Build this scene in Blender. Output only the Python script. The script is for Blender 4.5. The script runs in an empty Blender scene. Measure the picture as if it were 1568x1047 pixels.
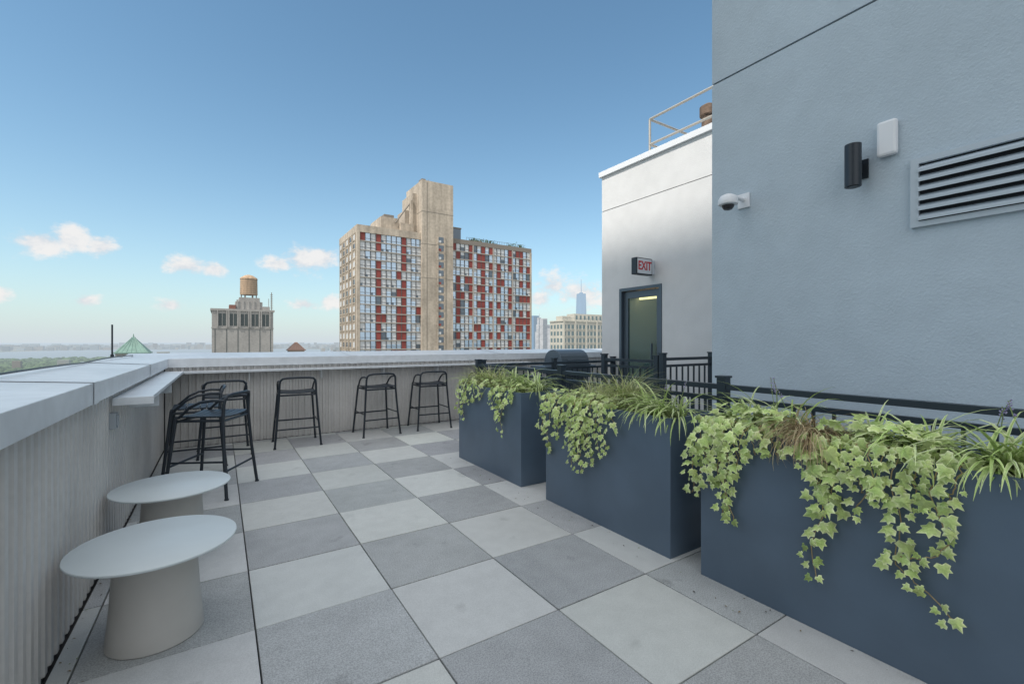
import bpy, math, random
from mathutils import Vector, Matrix
random.seed(7)
S=bpy.context.scene
R=math.radians
YAW=32.9
# ------------------------------------------------------------------ materials
HAZE=(.58,.68,.77,1)
def mat(name, base=(.5,.5,.5), rough=.6, metal=0, spec=.5, noise=None, bump=None, attr=None, haze=0, stain=0):
    m=bpy.data.materials.new(name); m.use_nodes=True
    nt=m.node_tree; N=nt.nodes; L=nt.links
    b=N['Principled BSDF']; out=N['Material Output']
    b.inputs['Roughness'].default_value=rough; b.inputs['Metallic'].default_value=metal
    b.inputs['Specular IOR Level'].default_value=spec
    b.inputs['Base Color'].default_value=(*base,1)
    geo=N.new('ShaderNodeNewGeometry')
    def rgb(c):
        n=N.new('ShaderNodeRGB'); n.outputs[0].default_value=(*c,1); return n.outputs[0]
    col=rgb(base)
    if attr:
        a=N.new('ShaderNodeAttribute'); a.attribute_name=attr
        mx=N.new('ShaderNodeMix'); mx.data_type='RGBA'; mx.blend_type='MULTIPLY'; mx.inputs[0].default_value=1
        L.new(col,mx.inputs[6]); L.new(a.outputs['Color'],mx.inputs[7]); col=mx.outputs[2]
    def addnoise(col,scale,amt,detail=4,stretch=(1,1,1),lo=.35,hi=.65):
        mp=N.new('ShaderNodeMapping'); mp.inputs['Scale'].default_value=stretch
        L.new(geo.outputs['Position'],mp.inputs[0])
        n=N.new('ShaderNodeTexNoise'); n.inputs['Scale'].default_value=scale; n.inputs['Detail'].default_value=detail
        L.new(mp.outputs[0],n.inputs['Vector'])
        mr=N.new('ShaderNodeMapRange'); mr.inputs[1].default_value=lo; mr.inputs[2].default_value=hi
        mr.inputs[3].default_value=1-amt; mr.inputs[4].default_value=1+amt*.6
        L.new(n.outputs[0],mr.inputs[0])
        mx=N.new('ShaderNodeVectorMath'); mx.operation='SCALE'
        L.new(col,mx.inputs[0]); L.new(mr.outputs[0],mx.inputs['Scale'])
        return mx.outputs[0]
    for t in (noise or []):
        col=addnoise(col,*t)
    if stain:
        col=addnoise(col,4.3,stain,8,(1,1,1),.27,.36)
    L.new(col,b.inputs['Base Color'])
    if bump:
        n=N.new('ShaderNodeTexNoise'); n.inputs['Scale'].default_value=bump[0]; n.inputs['Detail'].default_value=4
        L.new(geo.outputs['Position'],n.inputs['Vector'])
        bp=N.new('ShaderNodeBump'); bp.inputs['Strength'].default_value=bump[1]; bp.inputs['Distance'].default_value=bump[2]
        L.new(n.outputs[0],bp.inputs['Height']); L.new(bp.outputs[0],b.inputs['Normal'])
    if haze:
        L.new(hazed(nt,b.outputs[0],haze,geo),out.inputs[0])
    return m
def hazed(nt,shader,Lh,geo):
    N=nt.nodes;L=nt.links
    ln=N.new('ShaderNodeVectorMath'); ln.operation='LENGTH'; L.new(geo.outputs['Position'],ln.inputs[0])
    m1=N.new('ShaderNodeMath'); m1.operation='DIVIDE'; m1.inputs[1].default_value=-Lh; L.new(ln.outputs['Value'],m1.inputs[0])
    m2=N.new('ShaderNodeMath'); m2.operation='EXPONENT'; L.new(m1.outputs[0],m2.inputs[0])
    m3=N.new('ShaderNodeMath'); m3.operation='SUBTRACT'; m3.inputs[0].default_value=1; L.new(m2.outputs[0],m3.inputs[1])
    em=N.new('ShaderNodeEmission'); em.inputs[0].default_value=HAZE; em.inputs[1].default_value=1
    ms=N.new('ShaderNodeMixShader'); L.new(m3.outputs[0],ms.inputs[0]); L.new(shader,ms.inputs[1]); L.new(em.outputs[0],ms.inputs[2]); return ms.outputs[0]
# ------------------------------------------------------------------ mesh builder
class MB:
    def __init__(s): s.v=[];s.f=[];s.m=[];s.c=[]; s.col=(1,1,1)
    def add(s,vs,fs,mi=0,cols=None):
        o=len(s.v); s.v+= [tuple(v) for v in vs]; s.c+= cols if cols else [s.col]*len(vs)
        for f in fs: s.f.append([o+i for i in f]); s.m.append(mi)
    def box(s,x0,x1,y0,y1,z0,z1,mi=0):
        v=[(x0,y0,z0),(x1,y0,z0),(x1,y1,z0),(x0,y1,z0),(x0,y0,z1),(x1,y0,z1),(x1,y1,z1),(x0,y1,z1)]
        s.add(v,[(0,3,2,1),(4,5,6,7),(0,1,5,4),(1,2,6,5),(2,3,7,6),(3,0,4,7)],mi)
    def quad(s,a,b,c,d,mi=0): s.add([a,b,c,d],[(0,1,2,3)],mi)
    def tube(s,pts,rad,n=8,mi=0,cap=True):
        pts=[Vector(p) for p in pts]; k=len(pts)
        rs=rad if isinstance(rad,(list,tuple)) else [rad]*k
        vs=[];fs=[]; ref=None
        for i,p in enumerate(pts):
            t=(pts[min(i+1,k-1)]-pts[max(i-1,0)]).normalized()
            if ref is None:
                ref=Vector((0,0,1)) if abs(t.z)<.9 else Vector((1,0,0))
            a=t.cross(ref)
            if a.length<1e-4: a=t.cross(Vector((1,.3,.2)))
            a.normalize(); b=t.cross(a).normalized(); ref=b.copy() if b.dot(ref)>0 else -b
            for j in range(n):
                an=2*math.pi*j/n; vs.append(p+a*math.cos(an)*rs[i]+b*math.sin(an)*rs[i])
        for i in range(k-1):
            for j in range(n):
                fs.append((i*n+j,i*n+(j+1)%n,(i+1)*n+(j+1)%n,(i+1)*n+j))
        if cap: fs.append(tuple(range(n))[::-1]); fs.append(tuple((k-1)*n+j for j in range(n)))
        s.add(vs,fs,mi)
    def lathe(s,c,prof,n=48,mi=0):
        vs=[];fs=[];k=len(prof)
        for r,z in prof:
            for j in range(n):
                a=2*math.pi*j/n; vs.append((c[0]+r*math.cos(a),c[1]+r*math.sin(a),c[2]+z))
        for i in range(k-1):
            for j in range(n): fs.append((i*n+j,i*n+(j+1)%n,(i+1)*n+(j+1)%n,(i+1)*n+j))
        fs.append(tuple(range(n))[::-1]); fs.append(tuple((k-1)*n+j for j in range(n)))
        s.add(vs,fs,mi)
    def build(s,name,mats,parent=None,smooth=False,bevel=0,attr=False,loc=None,rotz=0):
        me=bpy.data.meshes.new(name); me.from_pydata(s.v,[],s.f); me.update()
        for m in mats: me.materials.append(m)
        me.polygons.foreach_set('material_index',s.m)
        if attr:
            ca=me.color_attributes.new('col','FLOAT_COLOR','POINT')
            fl=[]
            for c in s.c: fl+= [c[0],c[1],c[2],1]
            ca.data.foreach_set('color',fl)
        if smooth: 
            me.polygons.foreach_set('use_smooth',[True]*len(me.polygons))
            me.set_sharp_from_angle(angle=R(35))
        o=bpy.data.objects.new(name,me); S.collection.objects.link(o)
        if bevel:
            b=o.modifiers.new('b','BEVEL'); b.width=bevel; b.segments=2; b.limit_method='ANGLE'
        if parent: o.parent=parent
        if loc: o.location=loc
        o.rotation_euler[2]=rotz
        return o
def empty(name,loc=(0,0,0)):
    e=bpy.data.objects.new(name,None); S.collection.objects.link(e); e.location=loc; return e

# ------------------------------------------------------------------ palette
M_dark=mat('black_metal',(.022,.030,.040),.40,.2)
M_rail=mat('railing_powdercoat',(.028,.042,.056),.38,.2)
M_plant=mat('planter_fiberglass',(.095,.138,.190),.36,noise=[(3,.10),(.8,.06)],bump=(120,.05,.002))
M_soil=mat('soil',(.035,.025,.018),.95,bump=(60,1,.02))
M_rib=mat('corrugated_metal',(.58,.56,.54),.45,.0,noise=[(2,.1),(30,.04)])
M_cop=mat('coping_metal',(.70,.725,.75),.35,.0,noise=[(1.5,.08),(12,.05)])
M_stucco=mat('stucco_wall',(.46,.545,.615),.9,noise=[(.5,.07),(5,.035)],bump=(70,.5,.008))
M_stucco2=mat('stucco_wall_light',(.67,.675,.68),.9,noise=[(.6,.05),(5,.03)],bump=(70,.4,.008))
M_joint=mat('wall_joint',(.10,.11,.12),.9)  # dark colour for the recessed score joint in the stucco
M_pL=mat('paver_light',(.54,.55,.535),.8,attr='col',noise=[(1.3,.06),(11,.04),(230,.10,2)],bump=(180,.25,.003),stain=.12)
M_pD=mat('paver_dark',(.365,.375,.38),.8,attr='col',noise=[(1.7,.08),(9,.06),(170,.26,2)],bump=(180,.25,.003),stain=.22)
M_table=mat('table_powdercoat',(.60,.65,.66),.42,noise=[(3,.04)])
M_tbase=mat('table_base',(.50,.48,.45),.6,noise=[(4,.05)])
M_white=mat('white_plastic',(.75,.77,.80),.5)
M_grey=mat('grey_metal',(.36,.39,.42),.5,.1)
M_mem=mat('roof_membrane',(.10,.10,.10),.9)

# ------------------------------------------------------------------ terrace floor
f=MB()
X0,Y0,P=.13,2.29,.61
for i in range(-2,10):
    for j in range(-14,9):
        x0=X0+P*i; x1=x0+P; y0=Y0+P*j; y1=y0+P
        if i==-2: x0=-.552
        y1=min(y1,6.68)
        if y1-y0<.03 or x0>5.6: continue
        g=.003
        t=1+random.uniform(-.09,.07); f.col=(t,t*random.uniform(.985,1.01),t*random.uniform(.98,1.02))
        dz=random.uniform(-.0015,.0015)
        f.box(x0+g,x1-g,y0+g,y1-g,-.04,dz,0 if (i+j)%2==0 else 1)
f.build('terrace_paver_floor',[M_pL,M_pD],attr=True,bevel=.003)
f=MB(); f.box(-.9,12,-9,7.2,-.35,-.05); 
f.build('roof_deck',[M_mem])
f=MB()
for k in range(190):
    if k<90: x=-.54+abs(random.gauss(0,.05)); y=random.uniform(1.2,6.6)
    elif k<130: x=random.uniform(-.4,4); y=6.66-abs(random.gauss(0,.05))
    else: x=2.19-abs(random.gauss(0,.12)); y=random.uniform(.3,4.6)
    r=random.uniform(.003,.011); a=random.random()*6.28
    f.col=random.choice([(.13,.09,.05),(.22,.17,.09),(.10,.09,.08),(.20,.26,.09)])
    c=[Vector((x+r*e*math.cos(a+q*1.57),y+r*e*math.sin(a+q*1.57),.004+random.uniform(0,.004))) for q,e in enumerate((1,.45,1,.45))]
    f.add(c,[(0,1,2,3)])
f.build('leaf_litter',[mat('litter',(1,1,1),.9,attr='col')],attr=True)

# ------------------------------------------------------------------ parapets
def corr(mb,fixed,a0,a1,z0,z1,axis,pitch=.076,depth=.011,sign=1,mi=0):
    pts=[];a=a0
    while a<a1:
        for da,dp in ((0,0),(.030,0),(.040,-depth),(.066,-depth)):
            pts.append((a+da,fixed+sign*dp))
        a+=pitch
    vs=[];fs=[]
    for (u,w) in pts:
        p=(w,u) if axis=='y' else (u,w)
        vs+= [(p[0],p[1],z0),(p[0],p[1],z1)]
    for k in range(len(pts)-1): fs.append((2*k,2*k+2,2*k+3,2*k+1))
    mb.add(vs,fs,mi)
root=empty('left_parapet_wall')
m=MB(); corr(m,-.56,-9,6.7,.0,.97,'y',sign=1,depth=.014); m.build('corrugated_cladding',[M_rib],root)
m=MB(); m.box(-.93,-.58,-9,7.3,-.3,1.0); m.build('wall_core',[M_mem],root)
m=MB()
ys=[-9,-6.6,-4.2,-1.8,.6,3.0,5.1,6.66]
for a,b in zip(ys[:-1],ys[1:]):
    a+=.001;b-=.001
    v=[(-.52,a,.965),(-.52,a,1.07),(-.97,a,1.10),(-.97,a,.97),(-.52,b,.965),(-.52,b,1.07),(-.97,b,1.10),(-.97,b,.97)]
    m.add(v,[(0,1,5,4),(1,2,6,5),(2,3,7,6),(0,4,7,3),(0,3,2,1),(4,5,6,7)])
m.build('coping',[M_cop],root,bevel=.003)
m=MB()
for a in ys[1:-1]:
    m.add([(-.517,a-.05,.963),(-.517,a-.05,1.073),(-.975,a-.05,1.104),(-.517,a+.05,.963),(-.517,a+.05,1.073),(-.975,a+.05,1.104)],[(0,1,4,3),(1,2,5,4)])
m.build('coping_joint_covers',[M_cop],root)
m=MB(); m.box(-.548,-.36,3.6,6.5,.905,.93); m.box(-.548,-.35,3.585,3.60,.885,.932)
for y in (4.2,5.2): m.box(-.548,-.38,y,y+.008,.80,.905)
m.build('drink_ledge',[M_cop],root,bevel=.002)
m=MB(); m.box(-.575,-.53,3.58,3.65,.745,.84); m.box(-.53,-.522,3.595,3.635,.76,.825)
m.build('outlet_box',[M_grey],root,bevel=.003)
m=MB(); m.tube([(-1.1,7.2,.9),(-1.1,7.2,1.48)],.009); m.tube([(-1.1,7.2,.9),(-1.1,7.2,1.12)],.018)
m.build('lightning_rod',[M_dark])
m=MB(); pts=[]
y=-3
while y<7.2:
    pts.append((-.90+.012*math.sin(y*2.1),y,1.105+.012*abs(math.sin(y*1.3)))); y+=.15
m.tube(pts,.006,6); m.build('lightning_cable',[M_dark])

root=empty('far_parapet_wall')
m=MB(); corr(m,6.7,-.55,12,.0,.97,'x',sign=-1,depth=.016); m.build('corrugated_cladding',[M_rib],root)
m=MB(); m.box(-.93,12,6.73,7.3,-.3,1.0); m.build('wall_core',[M_mem],root)
m=MB(); xs=[-.97,1.6,4.1,6.6,9.1,12]
for a,b in zip(xs[:-1],xs[1:]):
    a+=.001;b-=.001
    v=[(a,6.665,.965),(a,6.665,1.07),(a,7.35,1.125),(a,7.35,.97),(b,6.665,.965),(b,6.665,1.07),(b,7.35,1.125),(b,7.35,.97)]
    m.add(v,[(0,4,5,1),(1,5,6,2),(2,6,7,3),(0,3,7,4),(0,1,2,3),(4,7,6,5)])
m.build('coping',[M_cop],root,bevel=.003)
m=MB()
for a in xs[1:-1]:
    m.add([(a-.05,6.661,.963),(a-.05,6.661,1.074),(a-.05,7.354,1.129),(a+.05,6.661,.963),(a+.05,6.661,1.074),(a+.05,7.354,1.129)],[(0,3,4,1),(1,4,5,2)])
m.build('coping_joint_covers',[M_cop],root)
m=MB(); m.box(-.548,4.6,6.5,6.69,.895,.92)
for k in range(6): x=.3+k*.85; m.box(x,x+.008,6.53,6.69,.78,.895)
m.build('drink_ledge',[M_cop],root,bevel=.002)

# ------------------------------------------------------------------ buildings on the roof
root=empty('stair_bulkhead_near')
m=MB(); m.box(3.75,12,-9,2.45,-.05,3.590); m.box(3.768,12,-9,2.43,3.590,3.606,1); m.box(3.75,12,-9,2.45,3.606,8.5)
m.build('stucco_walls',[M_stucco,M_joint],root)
m=MB()
ya,yb,za,zb=-.25,1.04,2.0,2.436
m.box(3.72,3.752,ya,yb,za,za+.035); m.box(3.72,3.752,ya,yb,zb-.035,zb); m.box(3.72,3.752,yb-.04,yb,za+.035,zb-.035); m.box(3.72,3.752,ya,ya+.04,za+.035,zb-.035)
m.box(3.747,3.7515,ya+.04,yb-.04,za+.035,zb-.035,1)
n=6
for k in range(n):
    st=.366/n; z=za+.035+k*st
    m.add([(3.702,ya+.041,z+.003),(3.702,yb-.041,z+.003),(3.746,yb-.041,z+st*.5),(3.746,ya+.041,z+st*.5),(3.702,ya+.041,z+.022),(3.702,yb-.041,z+.022),(3.746,ya+.041,z+st*.5+.02),(3.746,yb-.041,z+st*.5+.02)],[(0,1,5,4),(4,5,7,6),(0,3,2,1)],0)
m.build('louver_vent',[mat('louver_metal',(.46,.53,.59),.5),mat('louver_void',(.02,.024,.03),.9)],root)
m=MB(); m.tube([(3.63,1.32,2.33),(3.63,1.32,2.616)],.048,24); m.tube([(3.63,1.32,2.325),(3.63,1.32,2.34)],.036,24)
m.box(3.67,3.735,1.30,1.34,2.44,2.50); m.box(3.735,3.749,1.27,1.37,2.40,2.53)
m.build('wall_sconce',[M_dark],smooth=True)
m=MB(); m.box(3.70,3.749,1.105,1.215,2.505,2.74)
m.build('wireless_access_point',[M_white],bevel=.018)
m=MB(); m.box(3.735,3.749,2.10,2.20,2.41,2.53); m.tube([(3.74,2.15,2.48),(3.60,2.17,2.49)],.018,12)
m.lathe((3.56,2.18,2.41),[(.055,.0),(.075,.006),(.078,.02),(.074,.05),(.06,.075),(.03,.09)],28)
m.lathe((3.56,2.18,2.38),[(.008,-.012),(.03,-.006),(.045,.012),(.05,.034)],24,1)
m.build('security_camera',[M_white,mat('camera_dome',(.03,.03,.035),.1)],smooth=True)

root=empty('stair_bulkhead_far')
m=MB()
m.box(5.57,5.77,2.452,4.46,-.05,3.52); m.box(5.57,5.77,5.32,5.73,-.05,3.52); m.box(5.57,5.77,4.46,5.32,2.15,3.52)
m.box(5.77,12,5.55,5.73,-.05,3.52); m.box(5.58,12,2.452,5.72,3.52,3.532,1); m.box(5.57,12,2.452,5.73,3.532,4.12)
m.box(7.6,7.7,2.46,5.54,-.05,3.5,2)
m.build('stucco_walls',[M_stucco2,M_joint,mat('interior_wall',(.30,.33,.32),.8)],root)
m=MB(); m.box(5.53,5.80,2.453,5.77,4.12,4.21); m.box(5.80,12,5.60,5.77,4.12,4.21); m.build('roof_coping',[M_white],root,bevel=.004)
m=MB(); fr=(.05)
m.box(5.56,5.70,4.462,4.462+fr,0,2.148); m.box(5.56,5.70,5.318-fr,5.318,0,2.148); m.box(5.56,5.70,4.512,5.268,2.10,2.148)
m.box(5.62,5.665,4.514,4.60,.0,2.09); m.box(5.62,5.665,5.18,5.266,0,2.09); m.box(5.62,5.665,4.60,5.18,1.98,2.09); m.box(5.62,5.665,4.60,5.18,0,.22)
m.box(5.57,5.60,4.66,4.675,.85,1.25)
m.build('door_frame',[mat('door_metal',(.09,.12,.15),.4,.3)],root)
m=MB(); m.box(5.64,5.646,4.60,5.18,.22,1.98)
g=bpy.data.materials.new('door_glass'); g.use_nodes=True; b=g.node_tree.nodes['Principled BSDF']
b.inputs['Base Color'].default_value=(.16,.24,.24,1); b.inputs['Roughness'].default_value=.03; b.inputs['Specular IOR Level'].default_value=1.0
gt=g.node_tree; tr=gt.nodes.new('ShaderNodeBsdfTransparent'); tr.inputs[0].default_value=(.8,.95,.93,1); ms=gt.nodes.new('ShaderNodeMixShader'); ms.inputs[0].default_value=.72
gt.links.new(b.outputs[0],ms.inputs[1]); gt.links.new(tr.outputs[0],ms.inputs[2]); gt.links.new(ms.outputs[0],gt.nodes['Material Output'].inputs[0])
m.build('door_glass',[g],root)
# ceiling strip lamps seen through the glass just below the door head
m=MB(); m.box(6.25,6.30,4.2,5.5,2.02,2.06); m.box(6.75,6.80,4.2,5.5,2.14,2.18)
g=bpy.data.materials.new('ceiling_lamp'); g.use_nodes=True; b=g.node_tree.nodes['Principled BSDF']
b.inputs['Emission Color'].default_value=(1,.66,.3,1); b.inputs['Emission Strength'].default_value=4
m.build('ceiling_lamp',[g],root)
m=MB(); m.box(6.9,6.95,4.62,4.80,0,2.0); m.box(6.6,6.65,4.0,4.22,0,2.2); m.box(6.2,6.5,4.9,5.35,0,.9); m.box(7.0,7.03,3.9,4.5,.9,1.8,1)
m.build('corridor_panels',[mat('corridor_panel',(.05,.06,.06),.5),mat('corridor_poster',(.55,.56,.5),.5)],root)
m=MB(); pr=.02
m.tube([(6,5.05,4.12),(6,5.05,4.97)],pr); m.tube([(6,5.05,4.97),(6,2.5,4.97)],pr); m.tube([(6,5.05,4.97),(9,5.05,4.97)],pr)
m.tube([(6,5.05,4.55),(6,2.5,4.55)],pr); m.tube([(6,5.05,4.55),(9,5.05,4.55)],pr); m.tube([(6,3.3,4.12),(6,3.3,4.97)],pr); m.tube([(7.5,5.05,4.12),(7.5,5.05,4.97)],pr)
m.build('roof_guardrail',[mat('galvanised_pipe',(.42,.40,.36),.5,.3)],smooth=True)
m=MB(); m.lathe((5.95,3.985,4.1),[(.001,0),(.001,.01)],4)
m=MB(); m.lathe((6.15,3.97-.0+.02-.1,4.1),[(.001,0),(.001,.005)],4)
m=MB(); m.lathe((5.9,3.94,4.1),[(.001,0),(.001,.005)],4)
m=MB(); m.lathe((6.35,4.20,4.1),[(.001,0),(.001,.005)],4)
m=MB(); m.lathe((6.0,4.0,4.1),[(.001,0),(.001,.005)],4)
# vent stack just behind the near bulkhead corner
m=MB(); m.lathe((6.05,4.03,4.1),[(.085,0),(.085,.50),(.105,.51),(.105,.60),(.05,.64)],20) if False else m.lathe((6.6,4.38,4.1),[(.10,0),(.10,.80),(.13,.81),(.13,.95),(.05,1.0)],20)
m.build('vent_stack',[mat('rusty_pipe',(.16,.11,.08),.8,noise=[(12,.4)])],smooth=True)

# exit sign
root=empty('exit_sign')
m=MB(); m.box(5.17,5.52,4.60,4.70,2.28,2.53); m.build('housing',[M_dark],root,bevel=.006)
m=MB(); m.box(5.19,5.50,4.594,4.599,2.295,2.515); m.box(5.52,5.569,4.60,4.70,2.30,2.51); m.build('face_plate',[M_white],root)
cu=bpy.data.curves.new('t','FONT'); cu.body='EXIT'; cu.size=.165; cu.extrude=.002; cu.align_x='CENTER'; cu.align_y='CENTER'; cu.offset=.003
to=bpy.data.objects.new('t',cu); S.collection.objects.link(to)
dg=bpy.context.evaluated_depsgraph_get(); me=bpy.data.meshes.new_from_object(to.evaluated_get(dg)); bpy.data.objects.remove(to)
lo=bpy.data.objects.new('lettering',me); S.collection.objects.link(lo); lo.parent=root; lo.location=(5.345,4.591,2.405); lo.rotation_euler=(R(90),0,0); lo.scale=(.86,1.1,1)
me.materials.clear(); me.materials.append(mat('sign_red',(.6,.03,.04),.5))

m=MB(); m.box(-.9,14,-14,7.25,-90,-.36); m.build('terrace_building',[mat('brick_body',(.3,.25,.2),.9)])

# ------------------------------------------------------------------ railings
def railing(name,runs):
    m=MB()
    for (x0,y0,x1,y1,zt,npost) in runs:
        a=Vector((x0,y0,0)); b=Vector((x1,y1,0)); L=(b-a).length; u=(b-a)/L
        ax=abs(u.x)>.5
        def seg(s0,s1,w,z0,z1):
            p=a+u*s0; q=a+u*s1
            if ax: m.box(min(p.x,q.x),max(p.x,q.x),p.y-w,p.y+w,z0,z1)
            else: m.box(p.x-w,p.x+w,min(p.y,q.y),max(p.y,q.y),z0,z1)
        for k in range(npost):
            s=L*k/(npost-1)
            seg(s-.032,s+.032,.032,.0,zt+.045); seg(s-.04,s+.04,.04,zt+.045,zt+.06)
        for k in range(npost-1):
            s0=L*k/(npost-1)+.033; s1=L*(k+1)/(npost-1)-.033
            seg(s0,s1,.026,zt-.035,zt); seg(s0,s1,.016,zt-.115,zt-.085); seg(s0,s1,.016,.09,.12)
            n=int((s1-s0)/.105)
            for q in range(1,n):
                s=s0+(s1-s0)*q/n
                seg(s-.008,s+.008,.008,.12,zt-.115)
    return m.build(name,[M_rail])
railing('black_railing',[(2.95,-1.72,2.95,5.4,.975,5)])
railing('black_railing',[(3.02,5.4,5.5,5.4,.97,3)])
railing('black_railing',[(4.47,3.57,5.45,3.57,1.08,2),(4.47,3.65,4.47,4.55,1.05,2)])

# ------------------------------------------------------------------ bbq grill
root=empty('barbecue_grill')
m=MB()
gx,gy=5.0,6.0
n=12; vs=[];fs=[]
hw,hd=.30,.24
for s_ in (-1,1):
    for k in range(n+1):
        a=math.pi*k/n; vs.append((gx+s_*hw,gy-hd*math.cos(a),.90+.24*max(0,math.sin(a))**.8))
for k in range(n): fs.append((k,k+1,n+1+k+1,n+1+k))
fs.append(tuple(range(n+1))[::-1]); fs.append(tuple(range(n+1,2*n+2)))
m.add(vs,fs); m.box(gx-.32,gx+.32,gy-.26,gy+.26,.72,.90); m.box(gx-.28,gx+.28,gy-.2,gy+.2,.08,.72)
m.tube([(gx-.2,gy-.27,.97),(gx+.2,gy-.27,.97)],.012)
m.box(gx-.62,gx-.33,gy-.2,gy+.2,.84,.87); m.box(gx+.33,gx+.5,gy-.2,gy+.2,.84,.87)
for sx in (-.25,.25):
    for sy in (-.17,.17): m.tube([(gx+sx-.02,gy+sy,.05),(gx+sx+.02,gy+sy,.05)],.05,14)
m.build('grill_body',[mat('grill_enamel',(.09,.12,.15),.35,.2)],root,bevel=.01)

# ------------------------------------------------------------------ tables
def table(x,y):
    root=empty('low_side_table',(x,y,0))
    m=MB(); m.lathe((0,0,0),[(.285,.388),(.298,.391),(.30,.396),(.299,.40),(.296,.402)],72); m.build('table_top',[M_table],root,smooth=True)
    m=MB(); m.lathe((0,0,0),[(.170,0),(.173,.004),(.172,.012),(.158,.16),(.150,.3),(.147,.388)],56); m.build('tapered_base',[M_tbase],root,smooth=True)
table(-.235,2.5); table(-.245,3.43)

# ------------------------------------------------------------------ stools
M_seat=mat('stool_seat_metal',(.030,.040,.052),.38,.2)
def stool(x,y,rot):
    root=empty('bar_stool',(x,y,0)); root.rotation_euler[2]=R(rot)
    m=MB()
    arch=[(-.255,-.25,0),(-.225,-.215,.35),(-.205,-.195,.64),(-.200,-.20,.76),(-.193,-.207,.80),(-.17,-.217,.826),(-.12,-.228,.835),(0,-.238,.838)]
    pts=arch+[(-p[0],p[1],p[2]) for p in arch[::-1][1:]]
    m.tube(pts,.0128,10)
    for s in (-1,1):
        m.tube([(s*.196,-.205,.79),(s*.207,-.12,.795),(s*.21,-.02,.78),(s*.208,.06,.74),(s*.203,.12,.68),(s*.20,.15,.655)],.0115,8)
        m.tube([(s*.25,.235,0),(s*.222,.20,.35),(s*.198,.168,.655)],.0128,10)
        m.tube([(s*.228,-.222,.30),(s*.226,.208,.30)],.0085,8)
        for yy in (-.25,.235): m.tube([(s*(.255 if yy<0 else .25),yy,0),(s*(.255 if yy<0 else .25),yy,.012)],.017,10)
    m.tube([(-.226,.205,.27),(.226,.205,.27)],.010,8); m.tube([(-.228,-.222,.22),(.228,-.222,.22)],.009,8)
    m.tube([(-.2,-.19,.625),(.2,-.19,.625)],.011,8); m.tube([(-.2,.16,.625),(.2,.16,.625)],.011,8)
    for s in (-1,1): m.tube([(s*.2,-.19,.63),(s*.2,.16,.63)],.011,8)
    m.build('frame',[M_dark],root,smooth=True)
    m=MB(); 
    nx=8
    for k in range(7):
        y0=-.195+k*.054
        vs=[];fs=[]
        for i in range(nx+1):
            u=-1+2*i/nx; z=.668-.014*(1-u*u)
            xx=.205*u
            vs+=[(xx,y0,z),(xx,y0+.047,z),(xx,y0+.047,z-.012),(xx,y0,z-.012)]
        for i in range(nx):
            b=4*i
            for q in range(4): fs.append((b+q,b+(q+1)%4,b+4+(q+1)%4,b+4+q))
        fs.append((0,3,2,1)); fs.append((4*nx,4*nx+1,4*nx+2,4*nx+3))
        m.add(vs,fs)
    m.build('seat',[M_seat],root)
for x,y,r in ((.04,6.14,2),(.80,6.22,-2),(1.83,6.33,3),(2.63,6.36,-3),(-.06,4.62,62),(-.20,5.22,90),(3.55,6.36,0)):
    stool(x,y,r)

# ------------------------------------------------------------------ planters
def planter(y0,y1,x0=2.21,x1=2.68,h=.82):
    root=empty('planter_box')
    m=MB(); t=.022
    m.box(x0,x0+t,y0,y1,.0,h); m.box(x1-t,x1,y0,y1,.0,h); m.box(x0+t,x1-t,y0,y0+t,0,h); m.box(x0+t,x1-t,y1-t,y1,0,h)
    m.build('planter_shell',[M_plant],root)
    m=MB(); m.box(x0+t,x1-t,y0+t,y1-t,.02,h-.06); m.build('soil',[M_soil],root)
planter(3.27,4.49); planter(1.71,2.91); planter(.27,1.51)

# ------------------------------------------------------------------ foliage
def leafmat(name,tr=.3,rough=.45):
    m=bpy.data.materials.new(name); m.use_nodes=True; nt=m.node_tree;N=nt.nodes;L=nt.links
    b=N['Principled BSDF']; out=N['Material Output']; a=N.new('ShaderNodeAttribute'); a.attribute_name='col'
    geo=N.new('ShaderNodeNewGeometry'); no=N.new('ShaderNodeTexNoise'); no.inputs['Scale'].default_value=130; no.inputs['Detail'].default_value=1; L.new(geo.outputs['Position'],no.inputs['Vector'])
    mr=N.new('ShaderNodeMapRange'); mr.inputs[3].default_value=.75; mr.inputs[4].default_value=1.25; L.new(no.outputs[0],mr.inputs[0])
    sc=N.new('ShaderNodeVectorMath'); sc.operation='SCALE'; L.new(a.outputs['Color'],sc.inputs[0]); L.new(mr.outputs[0],sc.inputs['Scale'])
    L.new(sc.outputs[0],b.inputs['Base Color']); b.inputs['Roughness'].default_value=rough
    t=N.new('ShaderNodeBsdfTranslucent'); L.new(sc.outputs[0],t.inputs[0])
    ms=N.new('ShaderNodeMixShader'); ms.inputs[0].default_value=tr; L.new(b.outputs[0],ms.inputs[1]); L.new(t.outputs[0],ms.inputs[2]); L.new(ms.outputs[0],out.inputs[0])
    return m
M_leaf=leafmat('ivy_leaf',.15); M_blade=leafmat('grass_leaf',.15,.5)
OUT=[(0,0),(.26,-.14),(.52,.06),(.36,.28),(.45,.56),(.20,.54),(0,.96),(-.20,.54),(-.45,.56),(-.36,.28),(-.52,.06),(-.26,-.14)]
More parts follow.
